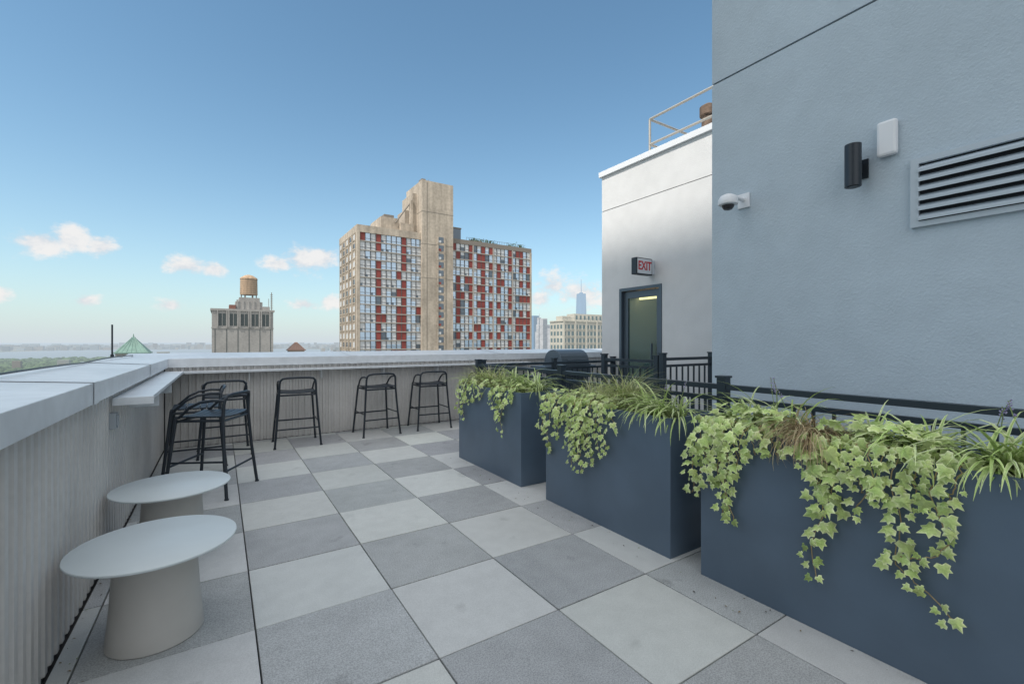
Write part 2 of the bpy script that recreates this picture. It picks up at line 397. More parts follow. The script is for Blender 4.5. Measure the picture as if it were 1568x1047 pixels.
def leaf(mb,pos,tip,nrm,size,bright=1.):
    tip=tip.normalized(); side=tip.cross(nrm)
    if side.length<1e-3: return
    side.normalize(); n=side.cross(tip).normalized()
    v=random.uniform(.8,1.15)*bright; yl=random.uniform(0,1)
    ce=Vector((.42,.58,.17)).lerp(Vector((.58,.70,.24)),yl)*v; ed=Vector((.76,.84,.40)).lerp(Vector((.88,.92,.56)),yl)*v
    if random.random()<.2: ed=ce*1.0; ce=ce*.6
    vs=[pos+tip*size*.38+n*size*random.uniform(.0,.10)]; cols=[tuple(ce)]
    cu_=random.uniform(.15,.5)
    for (a,b) in OUT:
        curl=-abs(a)*cu_-b*b*.16+random.uniform(-.04,.04)
        vs.append(pos+side*a*size+tip*b*size+n*curl*size); cols.append(tuple(ed))
    for (a,b) in OUT:
        a2=a*.66; b2=.38+(b-.38)*.66
        curl=-abs(a2)*.22-b2*b2*.10
        vs.append(pos+side*a2*size+tip*b2*size+n*curl*size); cols.append(tuple(ce*.85+ed*.15))
    k=len(OUT); fs=[]
    for i in range(k):
        j=(i+1)%k
        fs.append((0,1+k+i,1+k+j)); fs.append((1+k+i,1+i,1+j,1+k+j))
    mb.add(vs,fs,0,cols)
def rv(a=1): return Vector((random.uniform(-a,a),random.uniform(-a,a),random.uniform(-a,a)))
def interp(pts,s):
    tot=[0]
    for a,b in zip(pts[:-1],pts[1:]): tot.append(tot[-1]+(b-a).length)
    d=s*tot[-1]
    for i in range(len(pts)-1):
        if d<=tot[i+1]+1e-9:
            return pts[i].lerp(pts[i+1],(d-tot[i])/max(1e-6,tot[i+1]-tot[i])),tot[-1]
    return pts[-1],tot[-1]
def strand(mb,pts,size=.056,dens=.024,bright=1.):
    pts=[Vector(p) for p in pts]
    for _ in range(2):
        q=[pts[0]]
        for a,b in zip(pts[:-1],pts[1:]): q+= [a.lerp(b,.25),a.lerp(b,.75)]
        q.append(pts[-1]); pts=q
    ph=random.random()*6
    pts=[p+rv(.006)+Vector((0,.018*math.sin(ph+p.z*22),0)) for p in pts]
    mb.col=(.40,.30,.14); mb.tube(pts,.0022,5,0)
    L=interp(pts,0)[1]; n=int(L/dens)
    for i in range(n+1):
        s=i/max(1,n); p,_=interp(pts,s)
        if random.random()<.06: continue
        sd=1 if i%2 else -1
        sz=size*random.uniform(.5,1.25)*(1 if s<.7 else .8)
        off=Vector((-random.uniform(0,.035),sd*random.uniform(.003,.034),random.uniform(-.015,.015)))
        leaf(mb,p+off,Vector((random.uniform(-.5,.1),sd*random.uniform(.1,1.1),-random.uniform(.1,1))),Vector((-1,random.uniform(-.8,.8),random.uniform(.0,1.1))),sz,bright)
def mound(mb,x0,x1,y0,y1,z0,h,n,size=.05):
    for _ in range(n):
        x=random.uniform(x0,x1); y=random.uniform(y0,y1); t=random.random()
        z=z0+h*t
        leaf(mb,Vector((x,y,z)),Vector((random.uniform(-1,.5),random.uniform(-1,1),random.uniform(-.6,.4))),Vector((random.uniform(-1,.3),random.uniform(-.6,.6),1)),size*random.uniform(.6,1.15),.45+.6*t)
def blade(mb,base,az,length,up,width,col,droop=1.,edge=None):
    d=Vector((math.cos(az),math.sin(az),0)); s=Vector((-math.sin(az),math.cos(az),0))
    p=Vector(base); el=up; n=7; vs=[];cols=[];fs=[]
    edge=edge or col
    for i in range(n+1):
        w=width*(1-(i/n)**2.2)*(.6+.4*min(1,i))+.0004
        nrm=Vector((-d.x*math.sin(el),-d.y*math.sin(el),math.cos(el)))
        vs+= [p-s*w+nrm*w*.45,p.copy(),p+s*w+nrm*w*.45]
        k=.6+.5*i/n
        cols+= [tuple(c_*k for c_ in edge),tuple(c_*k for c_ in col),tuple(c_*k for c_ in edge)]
        st=length/n; p=p+d*math.cos(el)*st+Vector((0,0,math.sin(el)*st)); el-=droop*(1.6/n)*random.uniform(.8,1.2)
    for i in range(n):
        fs.append((3*i,3*i+1,3*i+4,3*i+3)); fs.append((3*i+1,3*i+2,3*i+5,3*i+4))
    mb.add(vs,fs,0,cols)
def tuft(mb,c,n,length,width=.006,cols=None,droop=1.15,r=.03,lean=0):
    var=cols is None
    cols=cols or [(.36,.52,.13),(.44,.60,.19),(.30,.44,.11),(.52,.66,.24)]
    for _ in range(n):
        az=random.uniform(0,2*math.pi)
        if lean and random.random()<lean: az=math.pi+random.uniform(-.9,.9)
        b=(c[0]+random.uniform(-r,r),c[1]+random.uniform(-r,r),c[2])
        v=random.uniform(.8,1.15)
        col=[k*v for k in random.choice(cols)]
        ed=[k*v for k in random.choice([(.78,.84,.46),(.68,.78,.34),(.84,.86,.58),(.50,.64,.22)])] if var else None
        blade(mb,b,az,length*random.uniform(.5,1.15),random.uniform(.7,1.5),width*random.uniform(.7,1.3),col,droop*random.uniform(.7,1.5),ed)
BR=[(.50,.38,.22),(.60,.47,.28),(.38,.27,.14),(.56,.48,.27)]
SG=[(.48,.54,.22),(.58,.58,.28),(.40,.50,.16),(.66,.66,.38)]
def flowers(mb,c,n):
    for _ in range(n):
        b=Vector(c)+Vector((random.uniform(-.05,.05),random.uniform(-.06,.06),0)); t=b+Vector((random.uniform(-.05,.03),random.uniform(-.05,.05),random.uniform(.10,.16)))
        mb.col=(.25,.33,.12); mb.tube([b,b.lerp(t,.6)+rv(.006),t],.0018,5)
        for k in range(14):
            s=random.uniform(.55,1.0); p=b.lerp(t,s)+rv(.005); mb.col=random.choice([(.36,.32,.55),(.46,.42,.64),(.30,.26,.46)])
            r=.0038; mb.add([p+Vector((r,0,0)),p+Vector((-r,0,0)),p+Vector((0,r,0)),p+Vector((0,-r,0)),p+Vector((0,0,r)),p+Vector((0,0,-r))],[(0,2,4),(2,1,4),(1,3,4),(3,0,4),(2,0,5),(1,2,5),(3,1,5),(0,3,5)])
zs=.775
FX=2.185
def over(y,z,jy=0,jx=0):
    return [(2.30,y+.02,.82),(2.235,y+.01,.865),(FX,y,.83),(FX-.012+jx,y+jy*.3,.82-(.82-z)*.4),(FX+jx,y+jy*.7,.82-(.82-z)*.75),(FX+jx,y+jy,z)]
# planter far
iv=MB()
for y,z,jy in ((4.42,.54,.03),(4.34,.45,0),(4.25,.62,.02),(4.1,.66,0),(3.95,.72,0),(3.72,.66,0),(3.6,.42,-.03),(3.55,.55,.02),(3.40,.72,0)):
    strand(iv,over(y,z,jy))
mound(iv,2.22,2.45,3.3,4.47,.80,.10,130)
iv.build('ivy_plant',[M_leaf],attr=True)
g=MB()
for y in (3.34,3.46,3.60,3.76): tuft(g,(2.44,y,zs),60,.38)
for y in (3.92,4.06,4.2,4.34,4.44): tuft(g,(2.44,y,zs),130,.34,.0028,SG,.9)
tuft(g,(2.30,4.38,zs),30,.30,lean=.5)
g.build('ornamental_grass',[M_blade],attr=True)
# planter middle
iv=MB()
for y,z,jy in ((2.88,.55,.05),(2.83,.41,.02),(2.78,.62,0),(2.72,.56,.02),(2.66,.66,0),(2.60,.48,-.02),(2.55,.36,.0),(2.50,.34,-.03),(2.46,.44,.03),(2.42,.52,0),(2.38,.40,-.02),(2.30,.52,0),(2.26,.50,-.03),(2.16,.70,0)):
    strand(iv,over(y,z,jy),.054,.024)
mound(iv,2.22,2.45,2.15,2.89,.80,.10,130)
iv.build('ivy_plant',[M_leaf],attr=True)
g=MB()
tuft(g,(2.45,2.30,zs),560,.38,.002,SG,.85,r=.08)
tuft(g,(2.45,2.60,zs),360,.31,.002,SG,1.0,r=.09)
for y in (1.76,1.88,2.00): tuft(g,(2.34,y,zs),60,.34,.0065,lean=.4)
g.build('ornamental_grass',[M_blade],attr=True)
g=MB(); flowers(g,(2.5,1.95,.87),3); g.build('purple_flowers',[M_leaf],attr=True)
# planter near
iv=MB()
for y,z,jy in ((1.50,.44,.06),(1.47,.56,.04),(1.43,.52,.03),(1.40,.62,0),(1.38,.38,-.02),(1.35,.36,-.02),(1.31,.60,-.01),(1.26,.68,0),(1.19,.72,0),(1.10,.74,0),(.98,.70,0)):
    strand(iv,over(y,z,jy),.056)
strand(iv,over(.90,.245,.05),.062,.021); strand(iv,over(.87,.56,-.01),.058,.022)
strand(iv,over(.93,.62,.0),.056); strand(iv,over(.78,.66,.0),.056)
strand(iv,over(.73,.56,.04),.058); strand(iv,over(.69,.62,.02),.056)
strand(iv,over(.66,.42,-.02)+[(FX-.01,.60,.38),(FX,.57,.34),(FX+.005,.51,.28)],.052,.024)
strand(iv,over(.54,.52,-.02)+[(FX-.02,.56,.47),(FX-.01,.62,.45)],.052,.024)
strand(iv,over(.58,.66,0),.054); strand(iv,over(.49,.70,0),.05)
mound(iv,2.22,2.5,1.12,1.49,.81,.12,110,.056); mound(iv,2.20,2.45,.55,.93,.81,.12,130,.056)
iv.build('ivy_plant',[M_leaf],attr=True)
g=MB()
for y in (1.14,1.26,1.40): tuft(g,(2.44,y,zs),40,.37,.006)
tuft(g,(2.40,.64,zs),80,.36,.007,r=.05,lean=.15); tuft(g,(2.36,.40,zs),120,.36,.0072,r=.05,lean=.25); tuft(g,(2.44,.80,zs),50,.34,.0065)
tuft(g,(2.33,1.03,zs),420,.31,.0019,BR,1.5,r=.07); tuft(g,(2.28,.98,zs+.03),300,.26,.0017,BR,2.0,r=.05,lean=.5)
g.build('ornamental_grass',[M_blade],attr=True)
g=MB(); flowers(g,(2.5,1.22,.92),4); flowers(g,(2.5,.42,.92),3); g.build('purple_flowers',[M_leaf],attr=True)

# ------------------------------------------------------------------ background tower
M_conc=mat('tower_concrete',(.43,.375,.31),.9,noise=[(.15,.18),(1.2,.12),(.8,.18,4,(1,1,.1))])
M_concd=mat('tower_concrete_dark',(.20,.18,.16),.9)
M_gl=mat('tower_glass_blue',(.40,.50,.60),.10,.65)
M_gl2=mat('tower_glass_dark',(.11,.14,.17),.12,.4)
M_cur=mat('tower_curtain_white',(.55,.57,.59),.45)
M_red=mat('tower_panel_red',(.22,.040,.032),.6,noise=[(.5,.25)])
M_mul=mat('tower_mullion',(.07,.07,.075),.5)
root=empty('apartment_block')
TX0,TX1,TY0,TY1=37.7,107.9,152,178; TZ=40
w=MB()
w.box(TX0,TX1,TY0+.5,TY1,-90,TZ-1.2,0)
w.box(TX0-.1,60.5,TY0-.05,TY1+.1,TZ-2.4,TZ,0)
w.box(71,TX1+.1,TY0+.1,TY1+.1,TZ-2.0,TZ-.3,1)
w.box(TX0-.1,TX0+.9,TY0-.05,TY0+1.5,-90,TZ-2.4,0); w.box(TX1-.6,TX1+.1,TY0-.05,TY0+1.5,-90,TZ-2.0,0)
FH=3.0
def facade(x0,x1,ztop,n,cols):
    cw=(x1-x0)/n
    nf=int((ztop+90)/FH)
    for fl in range(nf):
        z1=ztop-fl*FH; z0=z1-FH
        w.box(x0,x1,TY0+.06,TY0+.55,z0,z0+.36,7)
        for i in range(n):
            a=x0+i*cw
            p=cols[i%len(cols)]
            cur=5 if random.random()<p else random.choices([2,3,4],[.55,.10,.35])[0]
            gy_=TY0+.36; zz=z0+.36
            if cur==5:
                w.box(a,a+cw,TY0+.24,TY0+.5,zz,z1,5)
            else:
                w.quad((a,gy_,zz),(a+cw,gy_,zz),(a+cw,gy_,z1),(a,gy_,z1),cur)
                if random.random()<.35: w.quad((a,gy_-.02,z0+1.9),(a+cw,gy_-.02,z0+1.9),(a+cw,gy_-.02,z1),(a,gy_-.02,z1),4)
                if random.random()<.15: w.quad((a,gy_-.02,zz),(a+cw*.5,gy_-.02,zz),(a+cw*.5,gy_-.02,z0+1.1),(a,gy_-.02,z0+1.1),3)
                w.box(a,a+cw,TY0+.27,TY0+.335,z0+1.1,z0+1.2,6)
            w.box(a-.11,a+.11,TY0+.16,TY0+.34,zz,z1,6)
facade(TX0+.9,59.8,TZ-2.4,12,(.02,.03,.04,.8,.04,.02,.05,.5,.85,.03,.03,.02))
facade(71.9,TX1-.6,TZ-2.0,20,(.03,.65,.2,.03,.7,.04,.2,.75,.04,.35))
for x in (80.8,89.7,98.6): w.box(x-.25,x+.25,TY0+.02,TY0+.5,-90,TZ-2,7)
nf=int((TZ-2.4+90)/FH)
for fl in range(nf):
    z0=TZ-2.4-(fl+1)*FH
    for k in range(5):
        y=TY0+2.2+k*4.9
        w.box(TX0-.03,TX0+.02,y,y+2.9,z0+.9,z0+2.6,3 if random.random()<.6 else 4)
        w.box(TX0-.25,TX0-.03,y-.25,y,z0,z0+FH,0); w.box(TX0-.25,TX0-.03,y+2.9,y+3.15,z0,z0+FH,0)
        w.box(TX0-.2,TX0-.03,y,y+2.9,z0+.5,z0+.85,0)
M_slab=mat('tower_slab_edge',(.32,.30,.27),.8)
w.build('facade',[M_conc,M_concd,M_gl,M_gl2,M_cur,M_red,M_mul,M_slab],root)
w=MB()
w.box(59.8,71.8,TY0-1.2,167,-90,58.6,0)
for z in (24,36,47.5): w.box(59.75,71.85,TY0-1.24,167.05,z,z+.15,1)
w.box(61.5,61.7,TY0-1.26,TY0-1.19,-90,58,1)
for fl in range(nf+1):
    z0=TZ-.6-(fl+1)*FH
    w.box(66.0,68.0,TY0-1.26,TY0-1.21,z0+.7,z0+2.7,3); 
    w.box(66.0,67.0,TY0-1.29,TY0-1.27,z0+.7,z0+1.5,5 if random.random()<.6 else 4)
    w.box(65.4,65.9,TY0-1.5,TY0-1.2,z0,z0+FH*.96,0); w.box(68.1,68.6,TY0-1.5,TY0-1.2,z0,z0+FH*.96,0)
w.box(58.2,59.8,156,167,40,55,0); w.box(60.5,62,153,156,58.6,59.8,1)
w.box(47,53.5,157,170,TZ-.5,45.2,0); w.box(53.5,58.3,155,172,TZ-.5,43.4,0); w.box(48.5,52,158,166,45.2,46.4,1)
w.box(56,58.2,158,166,43.4,49,0); w.box(57.2,58.2,155.5,157,43.4,52,0)
for k in range(6): w.tube([(52+k*1.1,156.4,43.4+k*1.6),(53.1+k*1.1,156.4,45+k*1.6)],.25,6,1)
w.box(72,77,TY0+3,165,TZ-.5,44.2,3); w.box(71.9,77.2,TY0+2.9,165.1,44.2,44.7,1); w.box(83,88,158,166,TZ-.4,41.6,1)
w.box(66,66.15,160,160.15,58.6,62.5,1); w.box(62.5,65,158,162,58.6,59.6,0)
for k in range(26): 
    x=78+k*1.05; w.box(x,x+.07,TY0+.3,TY0+.37,TZ-.3,TZ+.75,6)
w.box(78,105,TY0+.3,TY0+.37,TZ+.75,TZ+.83,6)
w.build('elevator_shaft_and_roof',[M_conc,M_concd,M_gl,M_gl2,M_cur,M_red,M_mul],root)
w=MB()
for k in range(90):
    p=Vector((random.choice([random.uniform(80,92),random.uniform(98,105)]),TY0+random.uniform(1,3),TZ+random.uniform(-.3,.9)))
    for q in range(6):
        a=p+rv(.5); w.col=random.choice([(.06,.11,.03),(.09,.15,.04)]); w.add([a,a+rv(.5),a+rv(.5)],[(0,1,2)])
w.build('roof_shrubs',[M_leaf],root,attr=True)

# ------------------------------------------------------------------ art-deco building with water tank
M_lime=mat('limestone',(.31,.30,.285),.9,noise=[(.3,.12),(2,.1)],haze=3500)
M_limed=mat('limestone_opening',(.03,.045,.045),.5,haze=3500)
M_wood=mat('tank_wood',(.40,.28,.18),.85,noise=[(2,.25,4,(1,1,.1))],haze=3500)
root=empty('water_tank_building')
w=MB(); Y=132
w.box(-1.8,11.5,Y,Y+16,-90,9.0,0); w.box(-2.1,11.8,Y-.25,Y+16.2,9.0,9.5,0); w.box(-1.9,11.6,Y-.12,Y,4.6,4.9,0)
for k in range(5):
    x=-.4+k*2.35
    w.box(x,x+1.5,Y-.03,Y+.02,5.3,8.3,1)
    w.box(x-.35,x-.1,Y-.35,Y-.04,4.9,9.0,0); w.box(x+1.6,x+1.85,Y-.35,Y-.04,4.9,9.0,0)
    w.box(x+.7,x+.8,Y-.08,Y-.031,5.3,8.3,0)
for k in range(6): w.box(-1.2+k*2.4,-1.08+k*2.4,Y-.06,Y-.01,-20,4.5,1)
w.box(3.2,9.2,Y+2,Y+9,9.5,11.6,0); w.box(4,8.6,Y+2.5,Y+8,11.6,12.7,0); w.box(1.8,3.2,Y+1,Y+7,9.5,10.6,2); w.box(9.2,10.8,Y+1,Y+7,9.5,10.4,0)
for k in range(5): w.box(3.4+k*1.2,3.8+k*1.2,Y+1.8,Y+2,9.5,12.0,0)
w.build('limestone_block',[M_lime,M_limed,mat('brick_dk',(.2,.1,.08),.9)],root)
w=MB(); cx,cy=6.25,Y+5
w.lathe((cx,cy,12.7),[(2.0,.9),(2.02,1.0),(1.95,5.0),(2.08,5.05),(1.9,5.35),(.9,6.0),(.1,6.2)],28,0)
for k in range(7): 
    z=12.7+1.3+k*.55; w.lathe((cx,cy,z),[(2.04-.004*k,0),(2.04-.004*k,.07)],28,1)
for a in range(6):
    an=a*math.pi/3; w.tube([(cx+1.7*math.cos(an),cy+1.7*math.sin(an),12.6),(cx+1.7*math.cos(an),cy+1.7*math.sin(an),13.7)],.14,6,1)
w.build('rooftop_water_tank',[M_wood,M_concd],root,smooth=True)
w=MB()
w.tube([(11.2,Y+1,9.4),(11.2,Y+1,14.2)],.1,6); w.tube([(10.6,Y+2,9.4),(10.6,Y+2,12.6)],.06,6)
for k in range(8): w.box(10.9,11.5,Y+.9,Y+1.1,10+k*.5,10.12+k*.5)
w.build('antenna_mast',[M_concd],root)

def pyr(name,x,y,h,zt,zb,mr,mw,sp=True):
    root=empty(name); w=MB()
    w.add([(x-h,y-h,zb),(x+h,y-h,zb),(x+h,y+h,zb),(x-h,y+h,zb),(x-.3,y-.3,zt),(x+.3,y-.3,zt),(x+.3,y+.3,zt),(x-.3,y+.3,zt)],[(0,1,5,4),(1,2,6,5),(2,3,7,6),(3,0,4,7),(4,5,6,7)])
    w.box(x-h-.15,x+h+.15,y-h-.15,y+h+.15,zb-.25,zb)
    for q in range(7):
        t=-1+2*(q+.5)/7; w.tube([(x+h*t,y-h-.02,zb),(x+.3*t,y-.32,zt)],.06,4)
    if sp: w.tube([(x,y,zt-.1),(x,y,zt+.9)],[.2,.04],6); w.box(x-.35,x+.35,y-.35,y+.35,zt-.5,zt+.12)
    w.build('roof',[mr],root)
    w=MB(); w.box(x-h+.2,x+h-.2,y-h+.2,y+h-.2,-90,zb-.25)
    for k in range(4): w.box(x-h+.5+k*(2*h-1)/4,x-h+1.1+k*(2*h-1)/4,y-h+.15,y-h+.2,zb-2.4,zb-.7,1)
    w.build('tower_walls',[mw,M_limed],root)
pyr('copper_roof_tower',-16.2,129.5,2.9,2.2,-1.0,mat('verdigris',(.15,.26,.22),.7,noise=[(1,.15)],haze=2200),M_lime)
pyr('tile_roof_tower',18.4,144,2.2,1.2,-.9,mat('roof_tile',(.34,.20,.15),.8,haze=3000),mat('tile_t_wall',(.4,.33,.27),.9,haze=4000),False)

# ------------------------------------------------------------------ right-side city buildings
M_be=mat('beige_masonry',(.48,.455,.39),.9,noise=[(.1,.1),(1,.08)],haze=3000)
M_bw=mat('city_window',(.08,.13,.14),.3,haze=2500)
def office(name,x0,x1,y,dep,zt,bay,fh,zlim=-40,setb=True):
    root=empty(name); w=MB(); w.box(x0,x1,y,y+dep,-90,zt,0)
    z=zt-1.2-fh
    while z>zlim:
        n=int((x1-x0)/bay)
        for k in range(n):
            a=x0+(k+.18)*(x1-x0)/n; b_=a+.64*(x1-x0)/n
            w.box(a,b_,y-.02,y+.05,z+fh*.25,z+fh*.85,1); w.box(a-.1,b_+.1,y-.3,y-.03,z+fh*.17,z+fh*.24,0)
        n=max(1,int(dep/bay))
        for k in range(n):
            a=y+(k+.22)*dep/n; b_=a+.56*dep/n
            w.box(x0-.02,x0+.05,a,b_,z+fh*.25,z+fh*.85,1)
        w.box(x0-.15,x1,y-.18,y-.04,z-.05,z+.12,0)
        z-=fh
    w.box(x0-.5,x1+.3,y-.5,y+dep,zt,zt+.6,0)
    for k in range(6): w.box(x0+k*8.5,x0+k*8.5+1,y-.7,y-.05,-90,zt+.9,0)
    if setb:
        w.box(x0+12,x1,y+4,y+dep-1,zt+.6,zt+5,0); w.box(x0+3,x0+9,y+4,y+10,zt+.6,zt+3.4,0)
        for k in range(14): w.box(x0+k*3,x0+k*3+.12,y,y+.1,zt+.6,zt+2,1)
        w.box(x0,x0+42,y,y+.1,zt+1.9,zt+2.05,1)
        for k in range(9): w.box(x0+13+k*3.2,x0+14.4+k*3.2,y+3.95,y+4.05,zt+1.6,zt+4,1)
    w.build('masonry',[M_be,M_bw],root)
office('office_building',164,225,200,12,13.0,2.8,3.9)
office('office_building',206,280,245,12,17.0,3,4,setb=False)
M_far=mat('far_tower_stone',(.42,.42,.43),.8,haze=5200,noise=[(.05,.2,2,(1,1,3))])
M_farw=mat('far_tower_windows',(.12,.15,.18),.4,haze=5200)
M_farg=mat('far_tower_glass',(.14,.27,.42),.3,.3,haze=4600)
def polar(az,dist): a=R(az); return dist*math.sin(a),dist*math.cos(a)
def sky_tower(name,az,dist,wd,ztop,mt,steps=3):
    x,y=polar(az,dist); w=MB(); z=-90; 
    for k in range(steps):
        f_=1-.25*k; z1=-90+(ztop+90)*(.62+.38*(k+1)/steps if steps>1 else 1)
        w.box(x-wd/2*f_,x+wd/2*f_,y-wd/2*f_,y+wd/2*f_,z,z1,0)
        nb=5
        for q in range(nb): 
            a=x-wd/2*f_+wd*f_*(q+.3)/nb; w.box(a,a+wd*f_/nb*.45,y-wd/2*f_-.3,y-wd/2*f_-.05,max(z,-60),z1-3,1)
        z=z1
    if steps>1: w.tube([(x,y,z),(x,y,z+12)],.8,5)
    w.build(name,[mt,M_farw])
for az,dist,wd,zt,st,mt in ((35.75,1500,24,88,1,M_farg),(36.35,1350,17,74,3,M_far),(36.9,1250,15,66,1,M_far),(37.35,1600,22,62,2,M_far),(37.9,1500,30,46,1,M_far),(35.2,1900,40,70,2,M_far),(38.7,1500,30,40,1,M_farg),(43.0,2400,50,110,2,M_far),(44.0,2500,40,100,1,M_farg),(40.3,2600,45,130,2,M_far),(39.3,2500,40,110,1,M_farg)):
    sky_tower('city_skyscraper',az,dist,wd,zt,mt,st)
x,y=polar(YAW+8.73,3000); w=MB(); hb=32; zb=-90; zt_=318
rot=R(YAW+8.73+20)
def rp(a,b): return (x+a*math.cos(rot)+b*math.sin(rot),y-a*math.sin(rot)+b*math.cos(rot))
sq=[(-1,-1),(1,-1),(1,1),(-1,1)]; dm=[(0,-1),(1,0),(0,1),(-1,0)]
vs=[(*rp(a*hb,b*hb),zb) for a,b in sq]+[(*rp(a*hb,b*hb),-30) for a,b in sq]+[(*rp(a*hb,b*hb),zt_) for a,b in dm]
fs=[(0,1,5,4),(1,2,6,5),(2,3,7,6),(3,0,4,7),(8,9,10,11)]
for i in range(4):
    j=(i+1)%4; fs.append((4+i,4+j,8+i)); fs.append((4+j,8+j,8+i))
w.add(vs,fs); w.tube([(x,y,zt_),(x,y,zt_+8)],12,12); w.tube([(x,y,zt_+6),(x,y,zt_+95)],[2.6,1.2],8)
w.build('spire_skyscraper',[M_farg])

# ------------------------------------------------------------------ ground, water, distant city
g=bpy.data.materials.new('city_ground'); g.use_nodes=True; nt=g.node_tree;N=nt.nodes;L=nt.links
b=N['Principled BSDF']; out=N['Material Output']; geo=N.new('ShaderNodeNewGeometry')
n1=N.new('ShaderNodeTexNoise'); n1.inputs['Scale'].default_value=.006; n1.inputs['Detail'].default_value=8; L.new(geo.outputs['Position'],n1.inputs['Vector'])
cr=N.new('ShaderNodeValToRGB'); cr.color_ramp.elements[0].position=.4; cr.color_ramp.elements[0].color=(.05,.08,.035,1); cr.color_ramp.elements[1].position=.62; cr.color_ramp.elements[1].color=(.22,.20,.18,1)
L.new(n1.outputs[0],cr.inputs[0]); L.new(cr.outputs[0],b.inputs['Base Color']); b.inputs['Roughness'].default_value=.9
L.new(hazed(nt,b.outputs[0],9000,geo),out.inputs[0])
w=MB(); n=96
w.add([(0,0,-90)]+[(60000*math.cos(2*math.pi*k/n),60000*math.sin(2*math.pi*k/n),-90) for k in range(n)],[(0,1+k,1+(k+1)%n) for k in range(n)])
w.build('ground',[g])
w=MB(); pts=[]
for k in range(41):
    az=-60+k*2.0; r0=3100+420*math.sin(az*.21)+350*math.sin(az*.7+1); r1=6400+900*math.sin(az*.13+2)+300*math.sin(az*.5)
    if az>8: r0+= (az-8)*260
    r0=min(r0,r1-50)
    pts.append((polar(az,r0),polar(az,r1)))
vs=[];fs=[]
for (a,c) in pts: vs+= [(a[0],a[1],-89),(c[0],c[1],-89)]
for k in range(40): fs.append((2*k,2*k+1,2*k+3,2*k+2))
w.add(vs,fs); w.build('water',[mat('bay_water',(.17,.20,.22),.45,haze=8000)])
w=MB()
for k in range(3000):
    az=random.uniform(-25,75); dist=350*math.exp(random.uniform(0,2.9))
    if k>2100: az=random.uniform(-25,12); dist=random.uniform(6600,10500)
    elif az<10 and 2200<dist<6800: continue
    x,y=polar(az,dist)
    if 30<x<115 and 140<y<190: continue
    if 340<dist<2000 and az<-9: continue
    s_=random.uniform(8,22)*(1+dist/3000); h=random.uniform(8,26)*(1+dist/7000)
    if random.random()<.06: h*=1.9
    h=min(h,82)
    t=random.uniform(.5,1.3); w.col=random.choice([(t,t*.93,t*.85),(t*.95,t*.8,t*.7),(t*.9,t*.95,t),(t,t,t)])
    w.box(x-s_/2,x+s_/2,y-s_*.4,y+s_*.4,-90,-90+h)
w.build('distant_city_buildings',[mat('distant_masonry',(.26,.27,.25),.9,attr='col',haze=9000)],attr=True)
w=MB()
for k in range(2200):
    az=random.uniform(-26,-6.5); dist=random.uniform(900,3300)
    x,y=polar(az,dist); r=random.uniform(6,13)*(1+dist/6000); h=random.uniform(9,17)
    v=random.uniform(.7,1.3); w.col=(.055*v,.095*v,.035*v)
    a0=random.random()*6
    vs=[(x,y,-90+h)]
    for q,(rr,hh) in enumerate(((.55,.9),(1,.5),(.8,.0))):
        for j in range(7):
            a=a0+j*6.283/7+q*.4; e=random.uniform(.75,1.2); vs.append((x+r*rr*e*math.cos(a),y+r*rr*e*math.sin(a),-90+h*hh))
    fs=[(0,1+j,1+(j+1)%7) for j in range(7)]
    for q in range(2):
        for j in range(7): fs.append((1+q*7+j,1+(q+1)*7+j,1+(q+1)*7+(j+1)%7,1+q*7+(j+1)%7))
    w.add(vs,fs)
w.build('park_trees',[mat('park_foliage',(1,1,1),.9,attr='col',haze=8000)],attr=True)

# tower block added out of view at left so its shade covers the terrace
EL=52; SA=20
kx=math.tan(R(EL))/math.cos(R(SA)); HC=2.9+35.57*kx
root=empty('unseen_shade_tower')
w=MB(); w.box(-44,-30,-22,0,-90,HC,0)
z=HC-4
while z>-60:
    for k in range(7):
        y=-21+k*3; w.box(-30.02,-29.97,y,y+1.6,z,z+1.7,1)
        w.box(-29.97,-29.8,y-.1,y+1.7,z-.2,z-.05,0)
    z-=3.2
w.build('shade_tower_walls',[mat('shade_tower_brick',(.60,.56,.52),.9,noise=[(.5,.1)]),M_gl2],root)

# ------------------------------------------------------------------ world
W=bpy.data.worlds.new('World'); S.world=W; W.use_nodes=True; nt=W.node_tree; N=nt.nodes; L=nt.links
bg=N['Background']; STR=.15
sky=N.new('ShaderNodeTexSky'); sky.sky_type='NISHITA'; sky.sun_disc=False
sky.sun_elevation=R(EL); sky.sun_rotation=R(-90-SA); sky.altitude=100; sky.air_density=1.0; sky.dust_density=.6; sky.ozone_density=.7
tc=N.new('ShaderNodeTexCoord')
D=tc.outputs['Generated']
def mth(op,a,b=None,c=None,clamp=False):
    n=N.new('ShaderNodeMath'); n.operation=op; n.use_clamp=clamp
    for i,v in enumerate((a,b,c)):
        if v is None: continue
        if isinstance(v,(int,float)): n.inputs[i].default_value=v
        else: L.new(v,n.inputs[i])
    return n.outputs[0]
def dot(vec,c):
    n=N.new('ShaderNodeVectorMath'); n.operation='DOT_PRODUCT'; L.new(vec,n.inputs[0]); n.inputs[1].default_value=c; return n.outputs['Value']
def sstep(v,a,b,lo=0,hi=1):
    mr=N.new('ShaderNodeMapRange'); mr.interpolation_type='SMOOTHSTEP'; mr.inputs[1].default_value=a; mr.inputs[2].default_value=b; mr.inputs[3].default_value=lo; mr.inputs[4].default_value=hi
    L.new(v,mr.inputs[0]); return mr.outputs[0]
def mixc(f,a,b):
    mx=N.new('ShaderNodeMix'); mx.data_type='RGBA'
    if isinstance(f,float): mx.inputs[0].default_value=f
    else: L.new(f,mx.inputs[0])
    for s_,v in ((6,a),(7,b)):
        if isinstance(v,tuple): mx.inputs[s_].default_value=v
        else: L.new(v,mx.inputs[s_])
    return mx.outputs[2]
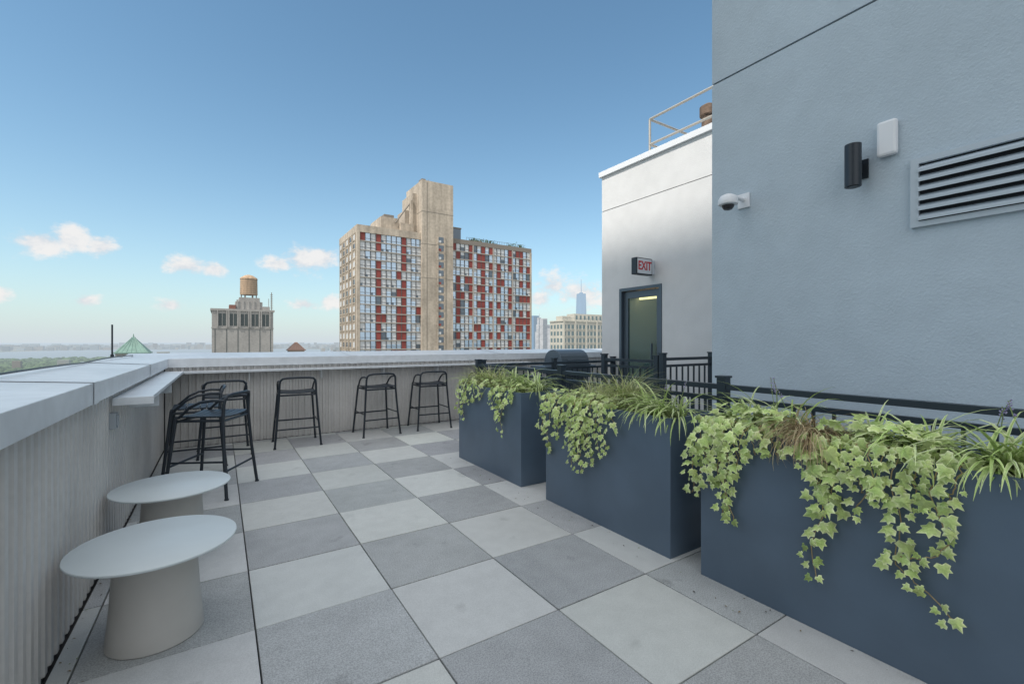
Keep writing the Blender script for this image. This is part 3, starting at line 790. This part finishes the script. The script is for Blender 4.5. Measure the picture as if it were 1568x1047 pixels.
sx=N.new('ShaderNodeSeparateXYZ'); L.new(D,sx.inputs[0])
azn=mth('MULTIPLY',mth('ARCTAN2',sx.outputs[0],sx.outputs[1]),57.2958)
eln=mth('MULTIPLY',mth('ARCSINE',sx.outputs[2]),57.2958)
cb=N.new('ShaderNodeCombineXYZ'); L.new(azn,cb.inputs[0]); L.new(eln,cb.inputs[1])
nz=N.new('ShaderNodeTexNoise'); nz.inputs['Scale'].default_value=20; nz.inputs['Detail'].default_value=8; nz.inputs['Roughness'].default_value=.6
mp=N.new('ShaderNodeMapping'); mp.inputs['Scale'].default_value=(1,1,1.5); L.new(D,mp.inputs[0]); L.new(mp.outputs[0],nz.inputs['Vector'])
best=None
for az,el,wd,hh in ((-13.4,8.7,2.3,1.5),(-11.4,9.2,1.9,1.5),(-9.5,8.9,1.5,1.2),(-3.0,7.7,2.5,1.2),(-.6,7.6,1.6,1.0),(8.2,9.4,2.9,1.9),(5.4,8.7,1.8,1.0),(10.2,9.7,1.7,1.8),(37.9,7.0,2.8,1.9),(41.5,5.9,3.8,2.4),(36.5,5.4,2.2,1.4),(-10.6,3.8,1.4,.8),(-4.3,3.7,1.5,.8),(8.2,4.3,2.0,.9),(-16.2,4.0,1.5,.9),(11.0,4.6,1.5,1.1)):
    n=N.new('ShaderNodeVectorMath'); n.operation='MULTIPLY_ADD'; L.new(cb.outputs[0],n.inputs[0]); n.inputs[1].default_value=(1/wd,1/hh,0); n.inputs[2].default_value=(-az/wd,-el/hh,0)
    l=N.new('ShaderNodeVectorMath'); l.operation='LENGTH'; L.new(n.outputs[0],l.inputs[0])
    best=l.outputs['Value'] if best is None else mth('MINIMUM',best,l.outputs['Value'])
val=mth('ADD',mth('MAXIMUM',mth('SUBTRACT',1,best),-1.3),mth('MULTIPLY',mth('SUBTRACT',nz.outputs[0],.5),3.2))
cm=sstep(val,.0,.8,0,.9)
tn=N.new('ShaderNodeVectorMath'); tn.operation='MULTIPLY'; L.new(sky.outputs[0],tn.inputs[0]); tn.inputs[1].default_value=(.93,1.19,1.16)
hf=mth('MULTIPLY',mth('EXPONENT',mth('DIVIDE',mth('MAXIMUM',eln,0),-7.5)),.95)
c1=mixc(hf,tn.outputs[0],(.64/STR,.71/STR,.77/STR,1))
c2=mixc(cm,c1,mixc(sstep(nz.outputs[0],.40,.62),(.72/STR,.74/STR,.78/STR,1),(.92/STR,.89/STR,.87/STR,1)))
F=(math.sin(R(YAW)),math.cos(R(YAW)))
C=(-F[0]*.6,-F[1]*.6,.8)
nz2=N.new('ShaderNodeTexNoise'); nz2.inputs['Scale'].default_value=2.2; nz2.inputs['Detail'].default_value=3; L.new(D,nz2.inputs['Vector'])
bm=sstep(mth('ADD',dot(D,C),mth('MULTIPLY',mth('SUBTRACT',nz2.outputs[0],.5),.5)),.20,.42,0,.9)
c3=mixc(bm,c2,(1.26/STR,1.28/STR,1.30/STR,1))  # unseen bright cloud bank behind camera, added to fill the shaded terrace
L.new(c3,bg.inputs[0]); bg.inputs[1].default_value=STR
# sun
sl=bpy.data.lights.new('sun','SUN'); sl.energy=4.2; sl.angle=R(.5); sl.color=(1,.93,.84)
so=bpy.data.objects.new('sun',sl); S.collection.objects.link(so)
dv=Vector((-math.cos(R(SA))*math.cos(R(EL)),-math.sin(R(SA))*math.cos(R(EL)),math.sin(R(EL))))
so.rotation_euler=dv.to_track_quat('Z','Y').to_euler(); so.location=(0,0,60)
# camera
cd=bpy.data.cameras.new('camera'); cd.lens=15.84; cd.sensor_width=36; cd.clip_start=.05; cd.clip_end=150000
co=bpy.data.objects.new('camera',cd); S.collection.objects.link(co); co.location=(0,0,1.27); co.rotation_euler=(R(90),0,R(-YAW))
S.camera=co
S.view_settings.view_transform='Standard'; S.view_settings.look='None'; S.view_settings.exposure=0
